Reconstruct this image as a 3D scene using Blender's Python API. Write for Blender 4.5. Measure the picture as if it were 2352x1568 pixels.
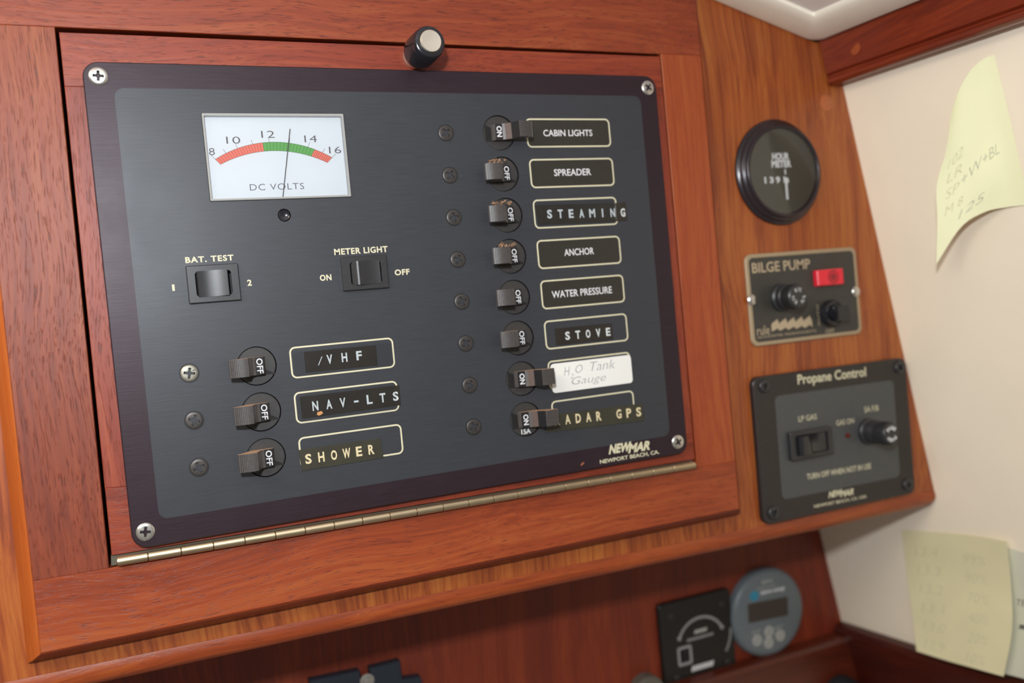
import bpy, bmesh, math, random
from mathutils import Vector, Matrix
random.seed(7)
for o in list(bpy.data.objects): bpy.data.objects.remove(o)
SC = bpy.context.scene
COL = SC.collection

# ---------------------------------------------------------------- frame of reference
# every length below is in millimetres on the breaker panel: u to the right, v down, d out towards the viewer
OZ = 1.45
def P(u, v, d=0.0): return Vector((u/1000, -d/1000, OZ - v/1000))
def Q(p): return P(p[0], p[1], -p[2])

# ---------------------------------------------------------------- camera
cam = bpy.data.cameras.new('camera'); camo = bpy.data.objects.new('camera', cam); COL.objects.link(camo)
SC.camera = camo
R = ((0.91166685, 0.09249684, -0.40038467), (-0.09683039, 0.99525610, 0.00944338), (0.39935876, 0.03016019, 0.91629850))
mp = lambda r: Vector((r[0], r[2], -r[1]))
rx, ry, rz = mp(R[0]), -mp(R[1]), -mp(R[2])
m = Matrix((rx, ry, rz)).transposed().to_4x4()
m.translation = P(4.14, 119.81, 404.82)
camo.matrix_world = m
cam.sensor_width = 36.0
cam.lens = 2046.6/2352*36
cam.clip_start = 0.01; cam.clip_end = 20
cam.dof.use_dof = True; cam.dof.focus_distance = 0.400; cam.dof.aperture_fstop = 5.6

# ---------------------------------------------------------------- world and lights
W = bpy.data.worlds.new('world'); SC.world = W; W.use_nodes = True
W.node_tree.nodes['Background'].inputs[0].default_value = (0.95, 0.86, 0.76, 1)
W.node_tree.nodes['Background'].inputs[1].default_value = 0.22
def area(name, pos, tgt, size, power, col, sy=None):
    l = bpy.data.lights.new(name, 'AREA'); l.size = size; l.energy = power; l.color = col
    if sy: l.shape = 'RECTANGLE'; l.size_y = sy
    o = bpy.data.objects.new(name, l); COL.objects.link(o)
    o.location = P(*pos); d = (P(*tgt)-P(*pos)); o.rotation_euler = d.to_track_quat('-Z', 'Y').to_euler()
    return o
area('companionway_daylight', (-40, 8, 455), (150, 120, 0), 0.03, 2.35, (0.90, 0.95, 1.0))
area('overhead_hatch_light', (120, -430, 530), (290, 110, 0), 0.34, 7.2, (1.0, 0.88, 0.73))
area('wall_fill_light', (-430, -330, 430), (300, 90, 0), 0.42, 5.2, (1.0, 0.90, 0.76))  # added warm fill that brightens the cream wall, no visible source
SC.view_settings.view_transform = 'Standard'; SC.view_settings.look = 'None'
SC.view_settings.exposure = 0.0; SC.view_settings.gamma = 1.0
SC.view_settings.use_curve_mapping = False

# ---------------------------------------------------------------- materials
def lin(c):
    c = c/255.0
    return c/12.92 if c <= 0.04045 else ((c+0.055)/1.055)**2.4
def rgb(r, g, b): return (lin(r), lin(g), lin(b), 1)
MATS = {}
def mat(name, col, rough=0.5, metal=0.0, spec=0.5, coat=0.0, noise=0.0, nscale=300.0, bump=0.0, stretch=(1, 1, 1), emit=None):
    if name in MATS: return MATS[name]
    M = bpy.data.materials.new(name); M.use_nodes = True; n = M.node_tree.nodes; l = M.node_tree.links
    b = n['Principled BSDF']
    b.inputs['Base Color'].default_value = col; b.inputs['Roughness'].default_value = rough
    b.inputs['Metallic'].default_value = metal; b.inputs['Specular IOR Level'].default_value = spec
    b.inputs['Coat Weight'].default_value = coat; b.inputs['Coat Roughness'].default_value = 0.15
    tc = n.new('ShaderNodeTexCoord'); mpn = n.new('ShaderNodeMapping'); mpn.inputs['Scale'].default_value = stretch
    l.new(tc.outputs['Object'], mpn.inputs['Vector'])
    t = n.new('ShaderNodeTexNoise'); t.inputs['Scale'].default_value = nscale; t.inputs['Detail'].default_value = 5
    l.new(mpn.outputs[0], t.inputs['Vector'])
    if noise > 0:
        r = n.new('ShaderNodeMapRange'); r.inputs[1].default_value = 0.25; r.inputs[2].default_value = 0.75
        r.inputs[3].default_value = 1-noise; r.inputs[4].default_value = 1+noise
        l.new(t.outputs['Fac'], r.inputs[0])
        mx = n.new('ShaderNodeVectorMath'); mx.operation = 'SCALE'; mx.inputs[0].default_value = col[:3]
        l.new(r.outputs[0], mx.inputs['Scale']); l.new(mx.outputs[0], b.inputs['Base Color'])
    if bump > 0:
        bp = n.new('ShaderNodeBump'); bp.inputs['Strength'].default_value = bump; bp.inputs['Distance'].default_value = 0.0002
        l.new(t.outputs['Fac'], bp.inputs['Height']); l.new(bp.outputs[0], b.inputs['Normal'])
    if emit:
        b.inputs['Emission Color'].default_value = col; b.inputs['Emission Strength'].default_value = emit
    MATS[name] = M
    return M

def wood(name, axis, light, mid, dark, rough=0.42, seed=0.0, pore=1.0, band=1.0, coat=0.12, gain=1.0, lo=0.34, hi=0.68, q=(0.35, 0.2)):
    """teak / mahogany: colour bands, fine streaks and open pores running along axis ('x', 'y' or 'z')"""
    if name in MATS: return MATS[name]
    M = bpy.data.materials.new(name); M.use_nodes = True; n = M.node_tree.nodes; l = M.node_tree.links
    b = n['Principled BSDF']
    tc = n.new('ShaderNodeTexCoord')
    def noise(scale, along, detail, dist=0.0, off=0.0):
        mpn = n.new('ShaderNodeMapping')
        s = [1.0, 1.0, 1.0]; s['xyz'.index(axis)] = along
        mpn.inputs['Scale'].default_value = s; mpn.inputs['Location'].default_value = (seed+off, seed*1.7+off, seed*0.6-off)
        l.new(wv.outputs[0], mpn.inputs['Vector'])
        t = n.new('ShaderNodeTexNoise'); t.inputs['Scale'].default_value = scale; t.inputs['Detail'].default_value = detail
        t.inputs['Distortion'].default_value = dist
        l.new(mpn.outputs[0], t.inputs['Vector']); return t
    # gentle waviness of the grain
    w0 = n.new('ShaderNodeTexNoise'); w0.inputs['Scale'].default_value = 9; w0.inputs['Detail'].default_value = 1
    l.new(tc.outputs['Object'], w0.inputs['Vector'])
    sc = n.new('ShaderNodeVectorMath'); sc.operation = 'MULTIPLY'; sc.inputs[1].default_value = (0.02, 0.02, 0.02)
    l.new(w0.outputs['Color'], sc.inputs[0])
    wv = n.new('ShaderNodeVectorMath'); wv.operation = 'ADD'
    l.new(tc.outputs['Object'], wv.inputs[0]); l.new(sc.outputs[0], wv.inputs[1])
    a = noise(60*band, 0.035, 3, 0.3)
    f = noise(560, 0.018, 4, 0.1, 3.1)
    mixf = n.new('ShaderNodeMath'); mixf.operation = 'MULTIPLY_ADD'; mixf.inputs[1].default_value = 0.5
    sub = n.new('ShaderNodeMath'); sub.operation = 'MULTIPLY'; sub.inputs[1].default_value = 0.5
    l.new(a.outputs['Fac'], sub.inputs[0]); l.new(f.outputs['Fac'], mixf.inputs[0]); l.new(sub.outputs[0], mixf.inputs[2])
    cr = n.new('ShaderNodeValToRGB'); e = cr.color_ramp.elements
    K = 0.50*gain
    kk = lambda c, q=0.0: tuple((x*(1-q)+y*q)*K*z for x, y, z in zip(c[:3], mid[:3], (1.0, 0.94, 0.72)))+(1,)
    e[0].position = lo; e[0].color = kk(dark, q[0]); e[1].position = hi; e[1].color = kk(light, q[1])
    k = e.new(0.5); k.color = kk(mid)
    l.new(mixf.outputs[0], cr.inputs[0])
    p = noise(2100, 0.05, 2, 0.0, 5.7)
    pr = n.new('ShaderNodeMapRange'); pr.inputs[1].default_value = 0.58; pr.inputs[2].default_value = 0.68
    pr.inputs[3].default_value = 0.0; pr.inputs[4].default_value = 0.62*pore
    l.new(p.outputs['Fac'], pr.inputs[0])
    mx = n.new('ShaderNodeMix'); mx.data_type = 'RGBA'; mx.inputs[7].default_value = tuple(c*0.30 for c in dark[:3])+(1,)
    l.new(pr.outputs[0], mx.inputs[0]); l.new(cr.outputs[0], mx.inputs[6]); l.new(mx.outputs[2], b.inputs['Base Color'])
    b.inputs['Roughness'].default_value = rough; b.inputs['Specular IOR Level'].default_value = 0.5
    b.inputs['Coat Weight'].default_value = coat; b.inputs['Coat Roughness'].default_value = 0.35
    b.inputs['Specular IOR Level'].default_value = 0.45
    h = n.new('ShaderNodeMath'); h.operation = 'SUBTRACT'
    l.new(f.outputs['Fac'], h.inputs[0]); l.new(pr.outputs[0], h.inputs[1])
    bp = n.new('ShaderNodeBump'); bp.inputs['Strength'].default_value = 0.3*pore; bp.inputs['Distance'].default_value = 0.0003
    l.new(h.outputs[0], bp.inputs['Height']); l.new(bp.outputs[0], b.inputs['Normal'])
    MATS[name] = M
    return M

def brushed(name, col, rough, metal, spec, aniso=0.6, amp=0.25, bump=0.15):
    if name in MATS: return MATS[name]
    M = mat(name, col, rough, metal, spec, 0, amp, 2600, bump, (0.03, 1, 1))
    n = M.node_tree.nodes; l = M.node_tree.links; b = n['Principled BSDF']
    # faint smudges of wear change the gloss
    tc = n.new('ShaderNodeTexCoord'); t = n.new('ShaderNodeTexNoise'); t.inputs['Scale'].default_value = 45; t.inputs['Detail'].default_value = 6
    l.new(tc.outputs['Object'], t.inputs['Vector'])
    r = n.new('ShaderNodeMapRange'); r.inputs[1].default_value = 0.3; r.inputs[2].default_value = 0.7
    r.inputs[3].default_value = rough-0.02; r.inputs[4].default_value = rough+0.03
    l.new(t.outputs['Fac'], r.inputs[0]); l.new(r.outputs[0], b.inputs['Roughness'])
    return M

def glass(name, tint=(1, 1, 1, 1), rough=0.02, ior=1.45):
    if name in MATS: return MATS[name]
    M = bpy.data.materials.new(name); M.use_nodes = True; n = M.node_tree.nodes; l = M.node_tree.links
    n.remove(n['Principled BSDF']); out = n['Material Output']
    t = n.new('ShaderNodeBsdfTransparent'); t.inputs[0].default_value = tint
    g = n.new('ShaderNodeBsdfGlossy'); g.inputs['Roughness'].default_value = rough
    f = n.new('ShaderNodeFresnel'); f.inputs[0].default_value = ior
    mx = n.new('ShaderNodeMixShader'); l.new(f.outputs[0], mx.inputs[0]); l.new(t.outputs[0], mx.inputs[1]); l.new(g.outputs[0], mx.inputs[2])
    l.new(mx.outputs[0], out.inputs[0]); MATS[name] = M
    return M

RED = (rgb(216, 116, 70), rgb(190, 84, 50), rgb(140, 54, 36))
ORG = (rgb(214, 124, 58), rgb(188, 92, 42), rgb(138, 58, 30))
DKR = (rgb(196, 88, 44), rgb(164, 62, 34), rgb(112, 40, 26))
w_rail = wood('mahogany_rail', 'x', *RED, rough=0.46, seed=1.3, pore=1.2, coat=0.05, gain=0.9)
w_rail2 = wood('mahogany_lower_rail', 'x', rgb(222, 120, 70), rgb(196, 90, 52), rgb(146, 58, 38), rough=0.42, seed=4.1)
w_stile = wood('mahogany_stile', 'z', rgb(214, 120, 78), rgb(188, 88, 56), rgb(136, 56, 42), rough=0.50, seed=2.2, pore=1.2, coat=0.0, gain=0.84)
w_stile2 = wood('mahogany_stile_right', 'z', rgb(222, 120, 64), rgb(202, 92, 50), rgb(156, 62, 38), rough=0.45, seed=6.2, pore=0.5)
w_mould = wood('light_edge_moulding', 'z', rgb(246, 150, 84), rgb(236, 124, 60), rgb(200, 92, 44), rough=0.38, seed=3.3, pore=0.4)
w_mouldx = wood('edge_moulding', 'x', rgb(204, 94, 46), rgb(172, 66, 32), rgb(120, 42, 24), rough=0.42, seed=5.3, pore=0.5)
w_board = wood('teak_face_board', 'z', rgb(230, 138, 70), rgb(208, 110, 56), rgb(166, 78, 42), rough=0.42, seed=7.7, pore=0.5, band=1.5, lo=0.40, hi=0.62, q=(0.1, 0.1))
w_nose = wood('teak_nosing', 'x', rgb(226, 124, 64), rgb(200, 94, 50), rgb(148, 60, 36), rough=0.38, seed=8.4, pore=0.7)
w_doorx = wood('door_rail_wood', 'x', rgb(206, 102, 66), rgb(178, 74, 50), rgb(130, 50, 38), rough=0.46, seed=9.2, coat=0.0)
w_doorz = wood('door_stile_wood', 'z', rgb(208, 104, 70), rgb(180, 76, 54), rgb(130, 52, 40), rough=0.48, seed=1.9, coat=0.0)
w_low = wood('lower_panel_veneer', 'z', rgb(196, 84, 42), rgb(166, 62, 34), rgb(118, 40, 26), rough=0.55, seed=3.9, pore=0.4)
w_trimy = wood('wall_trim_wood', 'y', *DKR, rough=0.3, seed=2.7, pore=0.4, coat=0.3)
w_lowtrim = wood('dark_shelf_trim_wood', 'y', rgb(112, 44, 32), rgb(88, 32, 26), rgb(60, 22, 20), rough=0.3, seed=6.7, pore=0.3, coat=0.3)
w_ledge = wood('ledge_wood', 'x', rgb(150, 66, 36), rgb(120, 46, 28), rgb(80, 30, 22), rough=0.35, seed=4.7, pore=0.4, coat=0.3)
m_plug = mat('plug_endgrain', rgb(178, 100, 58), 0.5, noise=0.15, nscale=900)
m_cavity = mat('dark_gap', rgb(20, 14, 13), 0.9)
m_border = brushed('brushed_black_anodised', rgb(45, 32, 39), 0.42, 0.25, 0.38, amp=0.25)
m_field = brushed('slate_print', rgb(55, 57, 62), 0.42, 0.12, 0.40, amp=0.14, bump=0.1)
m_cream = mat('cream_print', rgb(206, 200, 170), 0.6)
m_whitep = mat('white_print', rgb(214, 214, 216), 0.6)
m_labelfill = mat('olive_black_label', rgb(46, 43, 38), 0.35, noise=0.1)
m_black = mat('black_plastic', rgb(44, 44, 46), 0.38, noise=0.12, nscale=700, bump=0.05)
m_blackgl = mat('black_gloss_plastic', rgb(34, 34, 38), 0.2, noise=0.1)
m_lever = mat('lever_plastic', rgb(78, 73, 71), 0.40, noise=0.2, nscale=900, bump=0.2)
m_leverdk = mat('lever_barrel_plastic', rgb(34, 33, 35), 0.3, noise=0.1)
m_leverbr = mat('lever_neck_reflection', rgb(84, 66, 58), 0.6, noise=0.15, nscale=800)  # brown reflection on the ON lever neck, painted as a colour
m_dust = mat('tan_dust', rgb(165, 130, 100), 0.95, noise=0.3, nscale=1500, bump=0.6)
m_bezelb = mat('breaker_face', rgb(50, 48, 47), 0.5, noise=0.18, nscale=400)
m_steel = mat('stainless_steel', rgb(205, 202, 196), 0.3, 0.9, noise=0.08, nscale=900)
m_steelrec = mat('screw_recess', rgb(110, 106, 98), 0.4, 0.8)
m_dkscrew = mat('black_oxide_screw', rgb(72, 68, 66), 0.42, 0.5, noise=0.15, nscale=900)
m_wornscrew = mat('worn_screw', rgb(150, 146, 134), 0.4, 0.6, noise=0.2, nscale=900)
m_blackrec = mat('black_recess', rgb(18, 18, 19), 0.6)
m_brass = mat('tarnished_nickel_brass', rgb(190, 172, 142), 0.40, 0.95, noise=0.1, nscale=500, bump=0.0, stretch=(0.2, 1, 1))
m_alu = mat('spun_aluminium', rgb(225, 218, 204), 0.32, 0.85, noise=0.03)
m_dial = mat('meter_white', rgb(212, 217, 221), 0.5)
m_tick = mat('grey_print', rgb(92, 88, 90), 0.6)
m_needle = mat('needle_grey', rgb(70, 68, 70), 0.5)
m_red = mat('scale_red', rgb(222, 112, 94), 0.6)
m_green = mat('scale_green', rgb(92, 158, 78), 0.6)
m_tickline = mat('scale_line', rgb(150, 70, 60), 0.6)
m_tickgreen = mat('scale_line_green', rgb(60, 120, 52), 0.6)
m_clear = glass('clear_plastic')
m_frost = mat('clear_plastic_rim', rgb(158, 158, 156), 0.15, 0, 0.6)
m_tape = mat('embossed_tape', rgb(42, 38, 33), 0.28, noise=0.25, nscale=150)
m_tapeo = mat('embossed_tape_olive', rgb(54, 52, 42), 0.35, noise=0.15, nscale=150)
m_tapew = mat('stretched_vinyl_white', rgb(200, 204, 204), 0.4)
m_tapec = mat('stretched_vinyl_yellowed', rgb(208, 194, 156), 0.45)
m_sticker = mat('white_sticker', rgb(228, 227, 222), 0.6)
m_pencil = mat('pencil', rgb(150, 150, 154), 0.8)
m_wall = mat('cream_wall_laminate', rgb(250, 238, 216), 0.45, noise=0.025, nscale=25)
m_ceil = mat('grey_headliner', rgb(238, 231, 226), 0.8, noise=0.03, nscale=60)
m_cmould = mat('cream_moulding', rgb(250, 244, 228), 0.4, noise=0.03, nscale=60)
m_note = mat('yellow_note_paper', rgb(242, 241, 200), 0.85, noise=0.02, nscale=60)
m_note2 = mat('yellow_note_paper_old', rgb(232, 224, 182), 0.85, noise=0.03, nscale=60)
m_note3 = mat('pale_slip_paper', rgb(214, 214, 194), 0.85, noise=0.03, nscale=60)
m_ink = mat('faint_ink', rgb(212, 208, 172), 0.8)
m_ink1 = mat('pen_ink', rgb(190, 192, 166), 0.8)
m_inkb = mat('black_ink', rgb(50, 52, 56), 0.8)
m_hourbez = mat('hour_meter_bezel', rgb(46, 40, 44), 0.25, 0.2, noise=0.08)
m_hourface = mat('hour_meter_face', rgb(86, 82, 72), 0.4)
m_bilge = mat('bilge_plate_black', rgb(56, 54, 50), 0.45, noise=0.12, nscale=500)
m_tan = mat('bilge_plate_tan', rgb(168, 150, 122), 0.45, 0.3)
m_redlens = mat('red_lens', rgb(225, 30, 52), 0.25, 0, 0.6)
m_redlensd = mat('red_lens_centre', rgb(140, 30, 36), 0.3)
m_greyfield = mat('grey_print_field', rgb(72, 74, 74), 0.5, noise=0.06)
m_propane = mat('propane_plate', rgb(46, 42, 42), 0.35, 0.2, noise=0.08)
m_mon = mat('monitor_grey', rgb(106, 114, 118), 0.4, noise=0.05)
m_lcd = mat('lcd_off', rgb(70, 62, 58), 0.3)
m_btn = mat('button_grey', rgb(178, 178, 172), 0.5)
m_cyan = mat('logo_cyan', rgb(50, 140, 172), 0.5)
m_sq = mat('charger_black', rgb(24, 23, 23), 0.4, noise=0.1)
m_sqp = mat('charger_print', rgb(150, 150, 150), 0.5)
m_navy = mat('navy_bracket', rgb(36, 44, 54), 0.45, noise=0.1)
m_grey = mat('grey_plastic', rgb(96, 92, 82), 0.5, noise=0.1)

# ---------------------------------------------------------------- builders
def empty(name, loc, label, cat, group=None):
    o = bpy.data.objects.new(name, None); COL.objects.link(o); o.location = loc; o.empty_display_size = 0.01
    o['label'] = label; o['category'] = cat
    if group: o['group'] = group
    return o
def wloc(o):
    v = Vector((0, 0, 0))
    while o: v = v + o.location; o = o.parent
    return v
def link(name, bm, mats, parent=None, smooth=False, label=None, sharp=35, **props):
    """turn a bmesh given in world space into one object; under a parent its points become local"""
    bmesh.ops.remove_doubles(bm, verts=bm.verts, dist=1e-7)
    bmesh.ops.recalc_face_normals(bm, faces=bm.faces)
    off = wloc(parent) if parent else Vector((0, 0, 0))
    c = Vector((0, 0, 0))
    if bm.verts:
        lo = Vector([min(v.co[i] for v in bm.verts) for i in range(3)]); hi = Vector([max(v.co[i] for v in bm.verts) for i in range(3)])
        c = (lo+hi)/2
    org = c
    for v in bm.verts: v.co -= org
    me = bpy.data.meshes.new(name); bm.to_mesh(me); bm.free()
    for m_ in (mats if isinstance(mats, (list, tuple)) else [mats]): me.materials.append(m_)
    if smooth:
        for p_ in me.polygons: p_.use_smooth = True
        me.set_sharp_from_angle(angle=math.radians(sharp))
    o = bpy.data.objects.new(name, me); COL.objects.link(o)
    o.parent = parent; o.location = org-off
    if label: o['label'] = label
    for k, v in props.items(): o[k] = v
    return o
def tag(o, label, cat, group=None):
    o['label'] = label; o['category'] = cat
    if group: o['group'] = group
    return o
def dup(o, parent, delta=Vector((0, 0, 0)), children=()):
    c = o.copy(); COL.objects.link(c); c.parent = parent; c.location = o.location + delta
    for ch in children: dup(ch, c)
    return c
def rrect(u0, v0, u1, v1, r, n=5):
    pts = []
    for cx, cy, a0 in ((u1-r, v0+r, -90), (u1-r, v1-r, 0), (u0+r, v1-r, 90), (u0+r, v0+r, 180)):
        for i in range(n+1):
            a = math.radians(a0+90*i/n); pts.append((cx+r*math.cos(a), cy+r*math.sin(a)))
    return pts
def circ(cx, cy, r, n=32): return [(cx+r*math.cos(2*math.pi*i/n), cy+r*math.sin(2*math.pi*i/n)) for i in range(n)]
def inset(poly, c):
    n = len(poly); A = sum(poly[i][0]*poly[(i+1) % n][1]-poly[(i+1) % n][0]*poly[i][1] for i in range(n))
    s = 1 if A > 0 else -1; out = []
    for i in range(n):
        p0, p1, p2 = Vector(poly[i-1]), Vector(poly[i]), Vector(poly[(i+1) % n])
        e1, e2 = (p1-p0), (p2-p1)
        if e1.length < 1e-9 or e2.length < 1e-9: out.append(tuple(p1)); continue
        e1.normalize(); e2.normalize()
        n1, n2 = Vector((-e1.y, e1.x))*s, Vector((-e2.y, e2.x))*s
        k = n1+n2; L = k.length_squared
        out.append(tuple(p1 + k*(2*c/L if L > 1e-6 else 0)))
    return out
def rotp(poly, cx, cy, deg):
    a = math.radians(deg); c, s = math.cos(a), math.sin(a)
    return [(cx+(x-cx)*c-(y-cy)*s, cy+(x-cx)*s+(y-cy)*c) for x, y in poly]
def ring(bm, pts): return [bm.verts.new(p) for p in pts]
def quads(bm, a, b, close=True):
    n = len(a)
    for i in range(n if close else n-1):
        j = (i+1) % n
        bm.faces.new((a[i], a[j], b[j], b[i]))
def fill(bm, loops):
    es = []
    for lp in loops:
        for i in range(len(lp)):
            e = bm.edges.get((lp[i], lp[(i+1) % len(lp)])) or bm.edges.new((lp[i], lp[(i+1) % len(lp)]))
            es.append(e)
    bmesh.ops.triangle_fill(bm, edges=es, use_beauty=True, use_dissolve=False)
def prism(bm, poly, d0, d1, c=0.0, holes=(), back=True):
    """a plate with outline poly from d0 (back) to d1 (front), front edge chamfered by c, through holes"""
    b = ring(bm, [P(x, y, d0) for x, y in poly])
    if c > 0:
        s = ring(bm, [P(x, y, d1-c) for x, y in poly]); f = ring(bm, [P(x, y, d1) for x, y in inset(poly, c)])
        quads(bm, b, s); quads(bm, s, f)
    else:
        f = ring(bm, [P(x, y, d1) for x, y in poly]); quads(bm, b, f)
    if holes:
        fl, bl = [f], [b]
        for h in holes:
            hf = ring(bm, [P(x, y, d1) for x, y in h]); hb = ring(bm, [P(x, y, d0) for x, y in h]); quads(bm, hf, hb)
            fl.append(hf); bl.append(hb)
        fill(bm, fl)
        if back: fill(bm, bl)
    else:
        bm.faces.new(f)
        if back: bm.faces.new(b[::-1])
    return bm
def outline(bm, poly, t, d0, d1):
    i = inset(poly, t)
    a0, a1 = ring(bm, [P(x, y, d0) for x, y in poly]), ring(bm, [P(x, y, d1) for x, y in poly])
    b0, b1 = ring(bm, [P(x, y, d0) for x, y in i]), ring(bm, [P(x, y, d1) for x, y in i])
    quads(bm, a0, a1); quads(bm, a1, b1); quads(bm, b1, b0); return bm
def lathe(bm, cu, cv, prof, n=40):
    """prof: (radius, d) pairs, from the back to the front"""
    prev = None
    for r, d in prof:
        cur = [bm.verts.new(P(cu, cv, d))] if r < 1e-6 else ring(bm, [P(x, y, d) for x, y in circ(cu, cv, r, n)])
        if prev is not None:
            if len(prev) == 1 and len(cur) > 1:
                for i in range(n): bm.faces.new((prev[0], cur[i], cur[(i+1) % n]))
            elif len(cur) == 1 and len(prev) > 1:
                for i in range(n): bm.faces.new((prev[i], prev[(i+1) % n], cur[0]))
            elif len(cur) > 1: quads(bm, prev, cur)
        prev = cur
    return bm
def loft(bm, rings, caps=True):
    rs = [ring(bm, [Q(p) if len(p) == 3 else p for p in r]) for r in rings]
    for a, b in zip(rs, rs[1:]): quads(bm, a, b)
    if caps: bm.faces.new(rs[0][::-1]); bm.faces.new(rs[-1])
    return bm
def uvprism_v(bm, prof, v0, v1, mi=None, top=None):
    """cross-section prof in (u,d) swept along v; the v0 face may take material index top"""
    a = ring(bm, [P(u, v0, d) for u, d in prof]); b = ring(bm, [P(u, v1, d) for u, d in prof]); quads(bm, a, b)
    f0 = bm.faces.new(a[::-1]); bm.faces.new(b)
    if top is not None: f0.material_index = top
    return bm
def strip(bm, pts, w, d0, d1):
    """a thin flat line of width w through (u,v) points"""
    for (x0, y0), (x1, y1) in zip(pts, pts[1:]):
        e = Vector((x1-x0, y1-y0)); L = e.length
        if L < 1e-6: continue
        nrm = Vector((-e.y, e.x))/L*w/2
        prism(bm, [(x0+nrm.x, y0+nrm.y), (x1+nrm.x, y1+nrm.y), (x1-nrm.x, y1-nrm.y), (x0-nrm.x, y0-nrm.y)], d0, d1)
    return bm
NB = lambda: bmesh.new()
_tc = {}
def text_geo(s, bold, extr, spacing=1.0, shear=0.0, res=3):
    key = (s, bold, extr, spacing, shear, res)
    if key in _tc: return _tc[key]
    cu = bpy.data.curves.new('t', 'FONT'); cu.body = s; cu.size = 1; cu.offset = bold; cu.extrude = extr
    cu.resolution_u = res; cu.space_character = spacing; cu.shear = shear
    o = bpy.data.objects.new('t', cu); COL.objects.link(o)
    dg = bpy.context.evaluated_depsgraph_get(); dg.update()
    me = bpy.data.meshes.new_from_object(o.evaluated_get(dg))
    vs = [v.co.copy() for v in me.vertices]; fs = [tuple(p.vertices) for p in me.polygons]
    bpy.data.objects.remove(o); bpy.data.curves.remove(cu); bpy.data.meshes.remove(me)
    x0, x1 = min(v.x for v in vs), max(v.x for v in vs); y0, y1 = min(v.y for v in vs), max(v.y for v in vs)
    g = ([((v.x-x0)/(x1-x0), (v.y-y0)/(y1-y0), v.z) for v in vs], fs); _tc[key] = g; return g
def text_bm(bm, s, u, v, w, h, d, deg=0.0, bold=0.0, thick=0.05, spacing=1.0, shear=0.0, fn=None):
    """lettering whose box is w by h with its lower left corner at (u, v), turned by deg (anticlockwise)"""
    vs, fs = text_geo(s, bold, 0.05, spacing, shear)
    a = math.radians(deg); ca, sa = math.cos(a), math.sin(a); nv = []
    for x, y, z in vs:
        X, Y = x*w, y*h
        if fn: nv.append(bm.verts.new(fn(x, y, z)))
        else: nv.append(bm.verts.new(P(u+X*ca-Y*sa, v-(X*sa+Y*ca), d+(thick if z > 0 else 0))))
    for f in fs:
        try: bm.faces.new([nv[i] for i in f])
        except ValueError: pass
    return bm
def text(name, s, u, v, w, h, d, mt, parent, **k):
    return link(name, text_bm(NB(), s, u, v, w, h, d, **k), mt, parent)
def cross_poly(cx, cy, L, w, deg):
    a, b = L/2, w/2; k = w*0.75
    p = [(b, -a), (b, -k), (k, -b), (a, -b), (a, b), (k, b), (b, k), (b, a), (-b, a), (-b, k), (-k, b), (-a, b), (-a, -b), (-k, -b), (-b, -k), (-b, -a)]
    return rotp([(cx+x, cy+y) for x, y in p], cx, cy, deg)
def screw_bm(bm, cu, cv, r, d0, h, deg, dome=0.35, ratio=1.15):
    """pan / oval screw head with a cross recess; face material 1 lines the recess"""
    n = 32; cp = cross_poly(cu, cv, r*ratio, r*0.30, deg)
    a = ring(bm, [P(x, y, d0) for x, y in circ(cu, cv, r, n)])
    b = ring(bm, [P(x, y, d0+h*0.5) for x, y in circ(cu, cv, r*0.98, n)])
    c = ring(bm, [P(x, y, d0+h*0.85) for x, y in circ(cu, cv, r*0.88, n)])
    e = ring(bm, [P(x, y, d0+h) for x, y in circ(cu, cv, r*0.72, n)])
    quads(bm, a, b); quads(bm, b, c); quads(bm, c, e)
    f = ring(bm, [P(x, y, d0+h) for x, y in cp]); fill(bm, [e, f])
    g = ring(bm, [P(cu+(x-cu)*0.55, cv+(y-cv)*0.55, d0+h-r*0.42) for x, y in cp])
    k0 = len(bm.faces); quads(bm, f, g); bm.faces.new(g)
    bm.faces.ensure_lookup_table()
    for i in range(k0, len(bm.faces)): bm.faces[i].material_index = 1
    return bm
def box(bm, u0, v0, d0, u1, v1, d1, c=0.0): return prism(bm, [(u0, v0), (u1, v0), (u1, v1), (u0, v1)], d0, d1, c)

# ================================================================ the setting
B = -14.0          # face board plane
WA = Vector((423.4, -1.7, 14)); WB = Vector((471.6, 250.4, 14)); WD = Vector((-0.087, 0, 1.0)); WN = Vector((-0.97864, 0.18711, -0.08514))
WS = (WB-WA)/(WB.y-WA.y)          # per mm of v
def wallp(v, z, h=0.0):
    """point on the right wall at height v, depth z (into the cabin side), h off the wall"""
    return tuple(WA + WS*(v-WA.y) + WD*(z-14) + WN*h)
bm = NB()
loft(bm, [[wallp(-70, 170), wallp(560, 170), wallp(560, -330), wallp(-70, -330)],
          [wallp(-70, 170, -12), wallp(560, 170, -12), wallp(560, -330, -12), wallp(-70, -330, -12)]])
link('wall_right', bm, m_wall, kind='structure', label='cream laminate side wall')
# recessed lower veneer panel
zl = 122.0
bm = NB()
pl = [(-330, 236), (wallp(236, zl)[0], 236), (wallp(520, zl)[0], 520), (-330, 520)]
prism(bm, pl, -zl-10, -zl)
link('wall_back', bm, w_low, kind='structure', label='recessed reddish wood panel under the cabinet')
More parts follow.
